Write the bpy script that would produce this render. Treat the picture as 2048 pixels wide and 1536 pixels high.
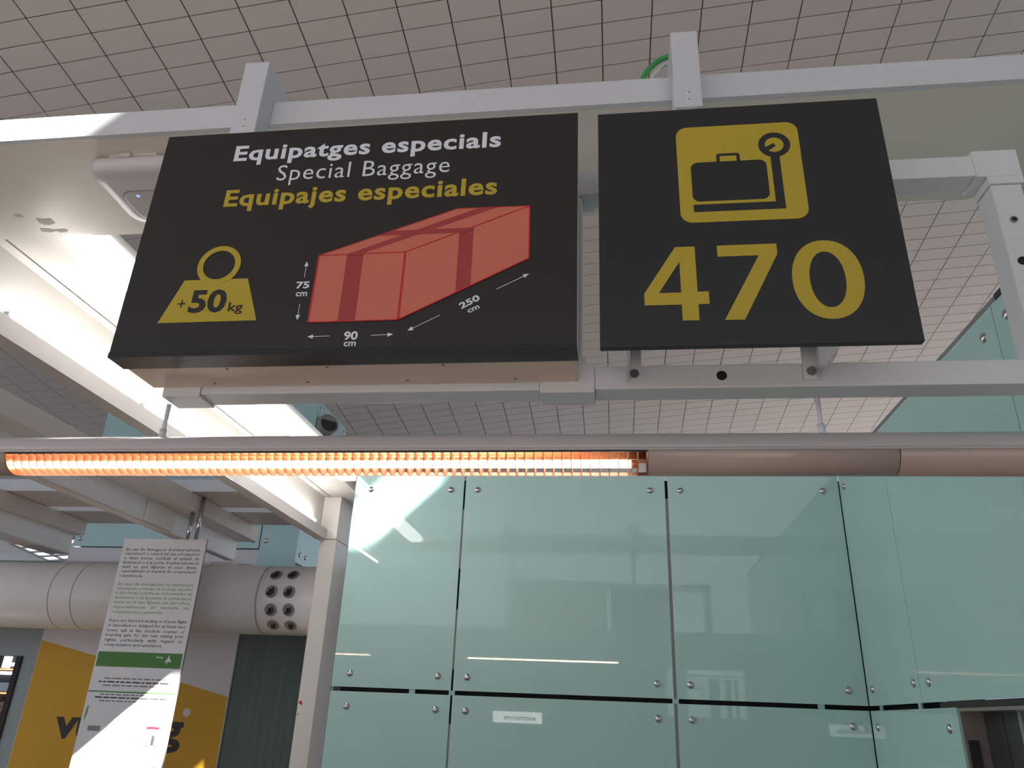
import bpy, bmesh, math, random
from mathutils import Vector, Matrix, geometry
random.seed(7)
for o in list(bpy.data.objects):
    bpy.data.objects.remove(o)
scene = bpy.context.scene
C = scene.collection

# ---------------------------------------------------------------- camera
cam_d = bpy.data.cameras.new('camera')
cam = bpy.data.objects.new('camera', cam_d)
C.objects.link(cam)
scene.camera = cam
cam_d.sensor_fit = 'HORIZONTAL'
cam_d.sensor_width = 36.0
cam_d.lens = 1522.444 / 2048 * 36.0
cam_d.clip_start = 0.02
cam_d.clip_end = 200
def cam_rotation(p, y, r):
    cp, sp, cy, sy, cr, sr = math.cos(p), math.sin(p), math.cos(y), math.sin(y), math.cos(r), math.sin(r)
    B = Matrix(((1, 0, 0), (0, 0, -1), (0, 1, 0)))
    Ry = Matrix(((cy, -sy, 0), (sy, cy, 0), (0, 0, 1)))
    Rp = Matrix(((1, 0, 0), (0, cp, sp), (0, -sp, cp)))
    Rr = Matrix(((cr, -sr, 0), (sr, cr, 0), (0, 0, 1)))
    w2c = Rr @ Rp @ B @ Ry                       # world -> camera (x right, y down, z forward)
    w2c = Matrix(((1, 0, 0), (0, -1, 0), (0, 0, -1))) @ w2c
    return w2c.transposed()
cam.matrix_world = Matrix.Translation((0, 0, 1.75)) @ cam_rotation(0.412395, -0.139038, 0.0413584).to_4x4()

# ---------------------------------------------------------------- world, sun, exposure
world = bpy.data.worlds.new('world')
scene.world = world
world.use_nodes = True
bg = world.node_tree.nodes['Background']
bg.inputs[0].default_value = (0.76, 0.88, 1.0, 1)
bg.inputs[1].default_value = 1.6
sun_d = bpy.data.lights.new('sun', 'SUN')
sun_d.energy = 56.0
sun_d.angle = math.radians(0.7)
sun_d.color = (1.0, 0.96, 0.90)
sun = bpy.data.objects.new('sun', sun_d)
C.objects.link(sun)
sun.location = (6, -8, 12)
SUN = Vector((-1.0, 1.2, -0.95)).normalized()
sun.rotation_euler = SUN.to_track_quat('-Z', 'Y').to_euler()
scene.view_settings.view_transform = 'Standard'
scene.view_settings.look = 'None'
scene.view_settings.gamma = 1.0
scene.view_settings.use_curve_mapping = False
scene.view_settings.exposure = -0.66

# ---------------------------------------------------------------- materials
def srgb(r, g, b):
    f = lambda c: (c/255/12.92) if c/255 <= 0.04045 else ((c/255+0.055)/1.055)**2.4
    return (f(r), f(g), f(b))
MATS = {}
def mat(name, col, rough=0.5, metal=0.0, emit=None, estr=0.0, noise=0.0, nscale=20.0, bump=0.0, bscale=200.0, spec=0.5, coat=0.0, stretch=None):
    if name in MATS:
        return MATS[name]
    m = bpy.data.materials.new(name)
    m.use_nodes = True
    nt = m.node_tree
    b = nt.nodes['Principled BSDF']
    b.inputs['Base Color'].default_value = (*col, 1)
    b.inputs['Roughness'].default_value = rough
    b.inputs['Metallic'].default_value = metal
    b.inputs['Specular IOR Level'].default_value = spec
    b.inputs['Coat Weight'].default_value = coat
    b.inputs['Coat Roughness'].default_value = 0.03
    if emit:
        b.inputs['Emission Color'].default_value = (*emit, 1)
        b.inputs['Emission Strength'].default_value = estr
    tc = nt.nodes.new('ShaderNodeTexCoord')
    src = tc.outputs['Object']
    if stretch:
        mp = nt.nodes.new('ShaderNodeMapping')
        mp.inputs['Scale'].default_value = stretch
        nt.links.new(src, mp.inputs['Vector'])
        src = mp.outputs['Vector']
    if noise > 0:
        n = nt.nodes.new('ShaderNodeTexNoise')
        n.inputs['Scale'].default_value = nscale
        n.inputs['Detail'].default_value = 5
        nt.links.new(src, n.inputs['Vector'])
        mr = nt.nodes.new('ShaderNodeMapRange')
        mr.inputs['To Min'].default_value = 1 - noise
        mr.inputs['To Max'].default_value = 1 + noise
        nt.links.new(n.outputs['Fac'], mr.inputs['Value'])
        mx = nt.nodes.new('ShaderNodeMix')
        mx.data_type = 'RGBA'
        mx.blend_type = 'MULTIPLY'
        mx.inputs['Factor'].default_value = 1
        mx.inputs['A'].default_value = (*col, 1)
        nt.links.new(mr.outputs['Result'], mx.inputs['B'])
        nt.links.new(mx.outputs['Result'], b.inputs['Base Color'])
    if bump > 0:
        n2 = nt.nodes.new('ShaderNodeTexNoise')
        n2.inputs['Scale'].default_value = bscale
        nt.links.new(src, n2.inputs['Vector'])
        bp = nt.nodes.new('ShaderNodeBump')
        bp.inputs['Strength'].default_value = bump
        bp.inputs['Distance'].default_value = 0.002
        nt.links.new(n2.outputs['Fac'], bp.inputs['Height'])
        nt.links.new(bp.outputs['Normal'], b.inputs['Normal'])
    MATS[name] = m
    return m

WHITE = mat('white_enamel', (0.66, 0.69, 0.75), 0.30, noise=0.03, nscale=8, bump=0.08, bscale=120)
RAILW = mat('white_powder_coat', (0.75, 0.78, 0.83), 0.32, noise=0.03, nscale=10, bump=0.06, bscale=300)
BEAMW = mat('lit_beam_white', (0.90, 0.91, 0.94), 0.4, noise=0.02, nscale=6)  # beam white brightened so the colour carries daylight missing on the webs
CREAM = mat('cream_lacquer', (0.80, 0.77, 0.725), 0.35, noise=0.04, nscale=8, bump=0.06, bscale=150)
BOXC = mat('cream_sheet_metal', (0.80, 0.66, 0.55), 0.35, noise=0.04, nscale=10)
BLACK = mat('black_vinyl', (0.024, 0.020, 0.019), 0.42, noise=0.10, nscale=300)
TAPE = mat('black_tape', (0.020, 0.020, 0.020), 0.25, noise=0.1, nscale=40)
GRAPH = mat('graphite_panel', (0.024, 0.024, 0.026), 0.40, noise=0.10, nscale=300)
YEL = mat('yellow_print', (0.53, 0.40, 0.034), 0.45, noise=0.04, nscale=150)
PWHITE = mat('white_print', (0.80, 0.85, 0.95), 0.45, noise=0.03, nscale=100)
SALMON = mat('salmon_print', (0.68, 0.182, 0.122), 0.5, noise=0.04, nscale=200)
BROWNR = mat('brown_red_print', (0.40, 0.055, 0.052), 0.5, noise=0.04, nscale=200)
RED = mat('red_print', (0.62, 0.02, 0.035), 0.5, noise=0.03, nscale=100)
STEEL = mat('stainless_steel', (0.62, 0.60, 0.60), 0.18, 1.0, noise=0.05, nscale=30)
DARKBOLT = mat('dull_zinc_bolt', (0.30, 0.30, 0.29), 0.4, 0.8, noise=0.1, nscale=100)
HOLE = mat('dark_hole', (0.012, 0.012, 0.012), 0.8, noise=0.05)
TEAL = mat('teal_backed_glass', (0.49, 0.74, 0.715), 0.004, spec=0.75, noise=0.02, nscale=3)
TEALE = mat('green_glass_edge', (0.05, 0.17, 0.14), 0.1, noise=0.05)
TEALB = mat('blue_teal_glass', (0.42, 0.64, 0.68), 0.08, spec=0.5, noise=0.02, nscale=3)
DGLASS = mat('dark_glass', (0.12, 0.175, 0.18), 0.03, spec=0.6, noise=0.25, nscale=4, stretch=(6, 1, 0.4))
DARKWALL = mat('dark_joint_backing', (0.010, 0.012, 0.012), 0.8, noise=0.1)
TILE = mat('grey_ceiling_tile', (0.60, 0.57, 0.555), 0.75, noise=0.035, nscale=2.5)
TILEJ = mat('brown_ceiling_joint', (0.16, 0.085, 0.080), 0.8, noise=0.1)
ROOF = mat('roof_deck', (0.30, 0.29, 0.28), 0.8, noise=0.06, nscale=2)
FLOOR = mat('beige_terrazzo_floor', (0.37, 0.31, 0.275), 0.35, noise=0.15, nscale=40)
REAR = mat('grey_rear_wall', (0.34, 0.34, 0.33), 0.6, noise=0.05, nscale=2)
DUCT = mat('white_duct_enamel', (0.90, 0.90, 0.94), 0.22, noise=0.03, nscale=5)
SEAM = mat('duct_seam_grey', (0.34, 0.33, 0.35), 0.4, noise=0.05)
NOZ = mat('dark_nozzle_rubber', (0.03, 0.03, 0.032), 0.5, noise=0.1)
NOZR = mat('grey_nozzle_ring', (0.26, 0.26, 0.27), 0.3, noise=0.05)
PAPER = mat('white_paper_board', (0.86, 0.87, 0.92), 0.5, noise=0.02, nscale=6)
INK = mat('black_ink', (0.05, 0.045, 0.055), 0.6, noise=0.05)
GREENINK = mat('green_ink', (0.22, 0.36, 0.17), 0.6, noise=0.05)
GREYINK = mat('grey_ink', (0.30, 0.28, 0.29), 0.6, noise=0.05)
GREEN = mat('green_band_print', (0.075, 0.235, 0.045), 0.5, noise=0.10, nscale=30, stretch=(1, 1, 14))
POSTW = mat('poster_white_print', (0.70, 0.69, 0.74), 0.6, noise=0.02)
POSTY = mat('poster_yellow_print', (0.66, 0.37, 0.025), 0.6, noise=0.03, nscale=10)
POSTK = mat('poster_charcoal_print', (0.04, 0.035, 0.032), 0.6, noise=0.05)
WALLW = mat('white_partition_paint', (0.75, 0.76, 0.80), 0.6, noise=0.02)
WALLB = mat('blue_grey_partition_paint', (0.30, 0.36, 0.39), 0.5, noise=0.04)
POSTP = mat('post_pale_enamel', (0.86, 0.83, 0.79), 0.35, noise=0.03, nscale=6)
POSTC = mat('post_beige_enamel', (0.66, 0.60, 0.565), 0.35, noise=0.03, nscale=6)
SHAFT = mat('dark_interior', (0.03, 0.03, 0.03), 0.7, noise=0.2)
METALD = mat('dark_brushed_door', (0.055, 0.058, 0.055), 0.35, 0.3, noise=0.25, nscale=12, stretch=(8, 8, 0.5))
JAMB = mat('taupe_door_jamb', (0.29, 0.255, 0.24), 0.4, 0.2, noise=0.05)
GREENC = mat('green_cable_sheath', (0.06, 0.36, 0.10), 0.4, noise=0.05)
WHITEC = mat('white_cable_sheath', (0.6, 0.62, 0.62), 0.4, noise=0.05)
APW = mat('white_plastic', (0.62, 0.60, 0.63), 0.35, noise=0.02)
APG = mat('grey_plastic_inset', (0.50, 0.485, 0.50), 0.4, noise=0.02)
LED = mat('blue_led', (0.3, 0.35, 1.0), 0.4, emit=(0.16, 0.20, 1.0), estr=4.0)
TUBE = mat('fluorescent_tube', (1, 1, 1), 0.4, emit=(1.0, 0.96, 0.93), estr=50.0)
DIFF = mat('luminous_diffuser', (0.9, 0.9, 0.9), 0.4, emit=(1.0, 0.985, 0.96), estr=11.0)
WARM = mat('warm_lamp_tube', (1, 0.8, 0.6), 0.4, emit=(1.0, 0.76, 0.58), estr=44.0)
COPPER = mat('copper_reflector', (0.80, 0.42, 0.24), 0.25, 0.75, noise=0.05)
HOUSE = mat('fixture_white_enamel', (0.60, 0.565, 0.57), 0.22, noise=0.02, nscale=6)
COVER = mat('fixture_rosy_cover', (0.52, 0.41, 0.375), 0.25, noise=0.03, nscale=6)
SIGNLIT = mat('backlit_white_sign', (0.8, 0.8, 0.8), 0.5, emit=(1, 1, 1), estr=6.0)
SKIN = mat('skin', (0.55, 0.33, 0.25), 0.5, noise=0.04)
HAIR = mat('dark_hair', (0.03, 0.018, 0.014), 0.5, noise=0.2, nscale=60)
CLOTH = mat('dark_cloth', (0.05, 0.05, 0.06), 0.8, noise=0.1)
CLOTHG = mat('grey_cloth', (0.12, 0.15, 0.17), 0.8, noise=0.1)
ORANGE = mat('orange_light_strip', (1, 0.5, 0.2), 0.4, emit=(1.0, 0.42, 0.18), estr=3.0)
SCREEN = mat('dim_screen', (0.1, 0.12, 0.14), 0.2, emit=(0.25, 0.3, 0.36), estr=0.7)
BLUEW = mat('bluish_lamp', (0.8, 0.8, 1), 0.4, emit=(0.78, 0.80, 1.0), estr=5.0)
def fin_material():
    m = bpy.data.materials.new('amber_louvre')
    m.use_nodes = True
    nt = m.node_tree
    nt.nodes.clear()
    out = nt.nodes.new('ShaderNodeOutputMaterial')
    tr = nt.nodes.new('ShaderNodeBsdfTranslucent'); tr.inputs[0].default_value = (0.66, 0.40, 0.29, 1)
    df = nt.nodes.new('ShaderNodeBsdfDiffuse'); df.inputs[0].default_value = (0.58, 0.36, 0.26, 1)
    gl = nt.nodes.new('ShaderNodeBsdfGlossy'); gl.inputs[0].default_value = (0.80, 0.58, 0.46, 1); gl.inputs[1].default_value = 0.12
    m1 = nt.nodes.new('ShaderNodeMixShader'); m1.inputs[0].default_value = 0.5
    m2 = nt.nodes.new('ShaderNodeMixShader'); m2.inputs[0].default_value = 0.35
    nt.links.new(tr.outputs[0], m1.inputs[1]); nt.links.new(df.outputs[0], m1.inputs[2])
    nt.links.new(m1.outputs[0], m2.inputs[1]); nt.links.new(gl.outputs[0], m2.inputs[2])
    nt.links.new(m2.outputs[0], out.inputs[0])
    return m
FIN = fin_material()

# ---------------------------------------------------------------- helpers
def bx(bm, x0, x1, y0, y1, z0, z1, bev=0.0):
    v = [bm.verts.new(p) for p in ((x0, y0, z0), (x1, y0, z0), (x1, y1, z0), (x0, y1, z0), (x0, y0, z1), (x1, y0, z1), (x1, y1, z1), (x0, y1, z1))]
    fs = [bm.faces.new([v[i] for i in q]) for q in ((0, 3, 2, 1), (4, 5, 6, 7), (0, 1, 5, 4), (1, 2, 6, 5), (2, 3, 7, 6), (3, 0, 4, 7))]
    if bev > 0:
        es = list({e for f in fs for e in f.edges})
        bmesh.ops.bevel(bm, geom=es, offset=bev, segments=2, affect='EDGES', profile=0.6)
def tube(bm, a, b, r, seg=14, r2=None, caps=True):
    a, b = Vector(a), Vector(b)
    d = (b - a).normalized()
    u = d.orthogonal().normalized(); w = d.cross(u)
    r2 = r if r2 is None else r2
    A = [bm.verts.new(a + (u*math.cos(t) + w*math.sin(t))*r) for t in [2*math.pi*i/seg for i in range(seg)]]
    Bv = [bm.verts.new(b + (u*math.cos(t) + w*math.sin(t))*r2) for t in [2*math.pi*i/seg for i in range(seg)]]
    for i in range(seg):
        f = bm.faces.new((A[i], A[(i+1) % seg], Bv[(i+1) % seg], Bv[i])); f.smooth = True
    if caps:
        bm.faces.new(list(reversed(A))); bm.faces.new(Bv)
def sweep(bm, pts, r, seg=10):
    rings = []
    pts = [Vector(p) for p in pts]
    for i, p in enumerate(pts):
        d = (pts[min(i+1, len(pts)-1)] - pts[max(i-1, 0)]).normalized()
        u = d.cross(Vector((0, 1, 0.001))).normalized(); w = d.cross(u)
        rings.append([bm.verts.new(p + (u*math.cos(2*math.pi*k/seg) + w*math.sin(2*math.pi*k/seg))*r) for k in range(seg)])
    for A, Bv in zip(rings, rings[1:]):
        for k in range(seg):
            f = bm.faces.new((A[k], A[(k+1) % seg], Bv[(k+1) % seg], Bv[k])); f.smooth = True
    bm.faces.new(rings[0]); bm.faces.new(list(reversed(rings[-1])))
def prism(bm, pts, y0, y1, holes=()):
    """flat outline in (X,Z), between the planes y0 (front, towards -Y) and y1"""
    loops = [list(pts)] + [list(h) for h in holes]
    tris = geometry.tessellate_polygon([[Vector((p[0], p[1], 0)) for p in l] for l in loops])
    flat = [p for l in loops for p in l]
    F = [bm.verts.new((p[0], y0, p[1])) for p in flat]
    Bk = [bm.verts.new((p[0], y1, p[1])) for p in flat]
    for t in tris:
        try:
            bm.faces.new([F[i] for i in t]); bm.faces.new([Bk[i] for i in reversed(t)])
        except ValueError:
            pass
    k = 0
    for l in loops:
        n = len(l)
        for i in range(n):
            a, b2 = k+i, k+(i+1) % n
            bm.faces.new((F[a], F[b2], Bk[b2], Bk[a]))
        k += n
    bmesh.ops.recalc_face_normals(bm, faces=bm.faces[:])
def wpos(p):
    v = Vector((0, 0, 0))
    while p is not None:
        v += p.location; p = p.parent
    return v
def obj(name, bm, m, parent=None, loc=None):
    """world-space bmesh -> object whose origin is the parent's (or loc)"""
    me = bpy.data.meshes.new(name)
    if parent is None and loc is None:
        xs = [v.co for v in bm.verts]
        loc = Vector(((min(v.x for v in xs)+max(v.x for v in xs))/2, (min(v.y for v in xs)+max(v.y for v in xs))/2, min(v.z for v in xs)))
    base = Vector(loc) if parent is None else wpos(parent)
    bmesh.ops.translate(bm, verts=bm.verts[:], vec=-base)
    bm.to_mesh(me); bm.free()
    me.materials.append(m)
    o = bpy.data.objects.new(name, me)
    C.objects.link(o)
    if parent is None:
        o.location = base
    else:
        o.parent = parent
    return o
def boxes(name, lst, m, parent=None, bev=0.0):
    bm = bmesh.new()
    for b in lst:
        bx(bm, *b, bev)
    return obj(name, bm, m, parent)
def inst(name, me, loc, parent=None, rot=None):
    o = bpy.data.objects.new(name, me)
    C.objects.link(o)
    o.parent = parent
    o.location = Vector(loc) - (wpos(parent) if parent else Vector((0, 0, 0)))
    if rot:
        o.rotation_euler = rot
    return o
def thing(name, label, cat, loc, group=None, kind=None):
    o = bpy.data.objects.new(name, None)
    o.empty_display_size = 0.05
    C.objects.link(o)
    o.location = loc
    return tag(o, label, cat, group, kind)
def tag(o, label, cat, group=None, kind=None):
    o['label'] = label
    o['category'] = cat
    if group: o['group'] = group
    if kind: o['kind'] = kind
    return o
def mesh_of(name, bm, m):
    me = bpy.data.meshes.new(name); bm.to_mesh(me); bm.free(); me.materials.append(m); return me
def dome_mesh(name, r, h, m, seg=12, rings=4, axis='-Y'):
    bm = bmesh.new()
    prev = None
    top = None
    for i in range(rings+1):
        a = math.pi/2*i/rings
        rr, yy = r*math.cos(a), h*math.sin(a)
        if i == rings:
            top = bm.verts.new((0, -yy, 0))
            for k in range(seg):
                f = bm.faces.new((prev[k], prev[(k+1) % seg], top)); f.smooth = True
        else:
            ring = [bm.verts.new((rr*math.cos(2*math.pi*k/seg), -yy, rr*math.sin(2*math.pi*k/seg))) for k in range(seg)]
            if prev:
                for k in range(seg):
                    f = bm.faces.new((prev[k], prev[(k+1) % seg], ring[(k+1) % seg], ring[k])); f.smooth = True
            prev = ring
    if axis == '-X':
        bmesh.ops.rotate(bm, verts=bm.verts[:], cent=(0, 0, 0), matrix=Matrix.Rotation(math.radians(-90), 3, 'Z'))
    if axis == '-Z':
        bmesh.ops.rotate(bm, verts=bm.verts[:], cent=(0, 0, 0), matrix=Matrix.Rotation(math.radians(90), 3, 'X'))
    bmesh.ops.recalc_face_normals(bm, faces=bm.faces[:])
    return mesh_of(name, bm, m)
CAPREF = {}
def text_mesh(s, bold, space=1.0, res=3):
    cu = bpy.data.curves.new('t', 'FONT')
    cu.body = s
    cu.size = 1.0
    cu.offset = bold
    cu.space_character = space
    cu.resolution_u = res
    o = bpy.data.objects.new('t', cu)
    C.objects.link(o)
    dg = bpy.context.evaluated_depsgraph_get()
    me = bpy.data.meshes.new_from_object(o.evaluated_get(dg))
    bpy.data.objects.remove(o)
    bpy.data.curves.remove(cu)
    return me
def ref_h(ch, bold):
    k = (ch, bold)
    if k not in CAPREF:
        me = text_mesh(ch, bold)
        CAPREF[k] = (min(v.co.y for v in me.vertices), max(v.co.y for v in me.vertices))
        bpy.data.meshes.remove(me)
    return CAPREF[k]
def lettering(name, s, x0, x1, zb, zt, y, m, parent, bold=0.0, ref='E', space=1.0, rot=0.0, mirror=False, res=3, split=False):
    me = text_mesh(s, bold, space, res)
    lo, hi = ref_h(ref, bold)
    xa, xb = min(v.co.x for v in me.vertices), max(v.co.x for v in me.vertices)
    sx, sz = (x1-x0)/(xb-xa), (zt-zb)/(hi-lo)
    bm = bmesh.new(); bm.from_mesh(me); bpy.data.meshes.remove(me)
    for v in bm.verts:
        px, pz = (v.co.x-xa)*sx, (v.co.y-lo)*sz
        if mirror: px = (x1-x0)-px
        v.co = Vector((x0 + px*math.cos(rot) - pz*math.sin(rot), y, zb + px*math.sin(rot) + pz*math.cos(rot)))
    if not split:
        return obj(name, bm, m, parent)
    # one object per letter: islands of the mesh, merged where they overlap in width (dots of i and j)
    seen, isl = set(), []
    for v in bm.verts:
        if v in seen: continue
        st, g_ = [v], []
        seen.add(v)
        while st:
            q = st.pop(); g_.append(q)
            for e in q.link_edges:
                w = e.other_vert(q)
                if w not in seen: seen.add(w); st.append(w)
        isl.append(g_)
    isl = sorted([[min(v.co.x for v in g_), max(v.co.x for v in g_), [g_]] for g_ in isl], key=lambda t_: t_[0])
    mer = []
    for t_ in isl:
        if mer and min(mer[-1][1], t_[1]) - max(mer[-1][0], t_[0]) > 0.5*min(t_[1]-t_[0], mer[-1][1]-mer[-1][0]):
            mer[-1][1] = max(mer[-1][1], t_[1]); mer[-1][2] += t_[2]
        else: mer.append(t_)
    for a_, b_, gs in mer:
        b2_ = bmesh.new(); mp_ = {}
        for g_ in gs:
            for v in g_: mp_[v] = b2_.verts.new(v.co)
        for f in bm.faces:
            if f.verts[0] in mp_: b2_.faces.new([mp_[v] for v in f.verts])
        obj('letter', b2_, m, parent)
    bm.free()
def circle(cx, cz, r, n=40, rz=None):
    rz = rz or r
    return [(cx+r*math.cos(2*math.pi*i/n), cz+rz*math.sin(2*math.pi*i/n)) for i in range(n)]
def superell(x0, x1, z0, z1, e=2.3, n=48):
    cx, cz, a, b = (x0+x1)/2, (z0+z1)/2, (x1-x0)/2, (z1-z0)/2
    r = []
    for i in range(n):
        t = 2*math.pi*i/n; c, s = math.cos(t), math.sin(t)
        r.append((cx+a*math.copysign(abs(c)**(2/e), c), cz+b*math.copysign(abs(s)**(2/e), s)))
    return r
def rrect(x0, x1, z0, z1, r, n=7):
    p = []
    for cx, cz, a0 in ((x1-r, z1-r, 0), (x0+r, z1-r, 90), (x0+r, z0+r, 180), (x1-r, z0+r, 270)):
        for i in range(n+1):
            a = math.radians(a0 + 90*i/n)
            p.append((cx+r*math.cos(a), cz+r*math.sin(a)))
    return p
def flat(name, pts, y, m, parent, holes=(), th=0.0008):
    bm = bmesh.new(); prism(bm, pts, y-th, y, holes); return obj(name, bm, m, parent)

# ================================================================ THE SETTING
def ceil_z(x, y):
    xx = max(-7.0, x)
    z = 8.0 + 0.10*xx - 0.003*xx*xx - 0.11*(y-5.5)
    if x < -7.0: z += 0.142*(x+7.0)*0.55
    return z
fl = tag(boxes('floor', [(-18, 14, -15, 22, -0.2, 0.0)], FLOOR), 'beige polished terminal floor below the frame', 'floor', kind='structure')
# unseen roof deck; three openings added and shaped to aim the sun patches
SUN_OPENINGS = [(4.86, 5.20, -3.33, -2.76), (4.24, 4.95, -4.42, -3.45), (3.0, 4.55, -6.2, -5.2)]
bm = bmesh.new()
outer = [(-18, -15), (14, -15), (14, 22), (-18, 22)]
loops = [outer] + [[(a, c), (b, c), (b, d), (a, d)] for a, b, c, d in SUN_OPENINGS]
prism(bm, [(p[0], p[1]) for p in outer], 0, 0.015, [[q for q in l] for l in loops[1:]])
for v in bm.verts:
    v.co = Vector((v.co.x, v.co.z, 9.2 + v.co.y))
bmesh.ops.recalc_face_normals(bm, faces=bm.faces[:])
roof = tag(obj('roof', bm, ROOF), 'unseen grey roof deck with openings added to aim the sun patches', 'roof', kind='structure')

# ceiling: joint backing + tiles (the tiles are made at the end, once all things that hide them stand)
TX, TY = 0.48, 0.2425
bm = bmesh.new()
NX, NY = 30, 24
gx = [-17 + 28*i/NX for i in range(NX+1)]; gy = [3.6 + 17*j/NY for j in range(NY+1)]
G = [[bm.verts.new((x, y, ceil_z(x, y)+0.012)) for y in gy] for x in gx]
for i in range(NX):
    for j in range(NY):
        bm.faces.new((G[i][j], G[i][j+1], G[i+1][j+1], G[i+1][j]))
ceiling = tag(obj('ceiling', bm, TILEJ, loc=(0, 10, 7)), 'high sloping grey tiled ceiling with thin brown joints', 'ceiling', kind='structure')

# rear wall with a glazed band behind the photographer
rw = thing('wall_rear', 'grey rear wall with a band of daylight windows behind the viewer', 'wall', (0, -14, 0), kind='structure')
boxes('wall_panel', [(-17, 1.5, -14.2, -14, 0, 4.2)], REAR, rw)
boxes('wall_panel', [(3.66, 11, -14.2, -14, 0, 4.2)], REAR, rw)
boxes('wall_panel', [(1.5, 3.66, -14.2, -14, 0, 1.95)], REAR, rw)
boxes('wall_panel', [(1.5, 3.66, -14.2, -14, 3.2, 4.2)], REAR, rw)
for a, b in ((1.70, 2.05), (2.67, 2.95), (3.12, 3.27), (3.37, 3.46)):
    boxes('pilaster', [(a, b, -14.18, -14.02, 1.95, 2.95 if a > 2.5 else 3.2)], REAR, rw)
for z in (2.35, 2.68, 3.02):
    boxes('glazing_bar', [(1.5, 3.66, -14.1, -14.08, z, z+0.02)], SHAFT, rw)
boxes('glazing_bar', [(2.47, 2.49, -14.1, -14.08, 1.95, 3.02)], SHAFT, rw)
ex = thing('exchange_sign', 'lit white exchange sign seen only as a mirrored reflection in the glass wall', 'sign', (-2.05, -8.02, 1.64))
boxes('board', [(-2.58, -1.53, -8.06, -8.02, 1.64, 1.865)], SIGNLIT, ex)
lettering('lettering', 'exchange', -2.34, -1.66, 1.70, 1.80, -8.015, INK, ex, 0.02, 'h', mirror=True, split=True)
boxes('hanger', [(-2.4, -2.38, -8.05, -8.03, 1.865, 9.2), (-1.73, -1.71, -8.05, -8.03, 1.865, 9.2)], RAILW, ex)

wsr = thing('wall_side_right', 'unseen grey wall added far right to hold back daylight', 'wall', (11.1, 3, 0), kind='structure')  # unseen wall added against side daylight; stepped height sets the ceiling brightness
boxes("wall_panel", [(11.0, 11.2, -14.2, 6.0, 0, 6.9)], REAR, wsr)
boxes('wall_panel', [(11.0, 11.2, 6.0, 21, 0, 2.4)], REAR, wsr)
tag(boxes('wall_side_left', [(-17.4, -17.2, -14.2, 21, 0, 1.8)], REAR), 'unseen low grey wall added far to the left', 'wall', kind='structure')  # unseen wall added; kept low so daylight enters from the left
tag(boxes('wall_end', [(-17.4, 11.2, 21.0, 21.2, 0, 1.6)], REAR), 'plain grey end wall far beyond the glass walls', 'wall', kind='structure')
# ---------------------------------------------------------------- glass walls
WY, WX = 4.80, 1.407
wb = thing('wall_back', 'teal back-painted glass panel wall with steel bolts facing the viewer', 'wall', (0, WY, 0), kind='structure')
boxes('backing', [(-1.66, 1.46, WY+0.05, WY+0.14, 0, 3.19)], DARKWALL, wb)
def panel(x0, x1, z0, z1, parent):
    bm = bmesh.new(); bx(bm, x0, x1, WY, WY+0.012, z0, z1, 0.0012)
    return obj('glass_panel', bm, TEAL, parent)
ZJ0, ZJ1, ZT = 1.857, 1.882, 3.218
cols = ((-1.704, -0.9635), (-0.9515, 0.3405), (0.3585, 1.402))
for x0, x1 in cols:
    panel(x0, x1, ZJ1, ZT, wb)
    panel(x0, x1, 0.10, ZJ0, wb)
# standoff clips bridging the open joints
for x in (-1.20, -0.957, 0.3495, 1.15):
    boxes('joint_clip', [(x-0.018, x+0.018, WY+0.004, WY+0.012, ZJ0, ZJ1)], PWHITE if False else TEALB, wb)
for z0, z1 in ((2.6, 2.98), (2.0, 2.35), (1.3, 1.7)):
    boxes('joint_gasket', [(-0.9635, -0.9515, WY+0.006, WY+0.011, z0, z1)], NOZR, wb)
boxes('joint_gasket', [(0.3405, 0.3585, WY+0.006, WY+0.011, 0.1, 3.06)], NOZR, wb)
boxes('green_edge', [(-1.7065, -1.7042, WY, WY+0.0118, 0.1, ZT)], TEALE, wb)
BOLT = dome_mesh('bolt', 0.021, 0.013, STEEL, 14, 4)
for x in (-1.594, -1.048, -0.869, 0.249, 0.438, 1.308):
    for z in (3.112, 1.959, 1.774):
        inst('bolt', BOLT, (x, WY, z), wb)
wr = thing('wall_right', 'teal glass panel side wall on the right running towards the viewer', 'wall', (WX, 3, 0), kind='structure')
boxes('backing', [(WX+0.05, WX+0.14, 1.0, WY+0.05, 1.90, 3.19), (WX+0.05, WX+0.14, 3.68, WY+0.05, 0, 1.90)], DARKWALL, wr)
for y0, y1 in ((4.003, 4.796), (2.668, 3.997), (1.2, 2.662)):
    boxes('glass_panel', [(WX, WX+0.012, y0, y1, ZJ1, ZT)], TEAL, wr)
boxes('glass_panel', [(WX, WX+0.012, 3.632, 4.796, 0.1, ZJ0)], TEAL, wr)
for y in (4.62, 4.05, 3.75):
    boxes('joint_clip', [(WX+0.004, WX+0.012, y-0.018, y+0.018, ZJ0, ZJ1)], TEALB, wr)
boxes('top_cap', [(WX-0.002, WX+0.05, 1.2, 4.83, ZT, ZT+0.018)], NOZR, wr)
boxes('top_cap', [(WX-0.004, WX+0.002, 1.2, 2.62, ZT-0.004, ZT+0.020)], NOZ, wr)
boxes('joint_line', [(WX+0.004, WX+0.010, 3.997, 4.003, ZJ1, ZT), (WX+0.004, WX+0.010, 2.662, 2.668, ZJ1, ZT)], TEALB, wr)
BOLTX = dome_mesh('bolt', 0.021, 0.013, STEEL, 14, 4, '-X')
for y, z in ((4.70, 3.112), (4.70, 1.965), (4.70, 1.774), (4.066, 1.970), (3.878, 1.966), (3.734, 1.775), (2.76, 3.13), (2.574, 3.13), (3.88, 3.112), (4.09, 3.112), (2.574, 1.97), (2.76, 1.97)):
    inst('bolt', BOLTX, (WX, y, z), wr)
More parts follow.
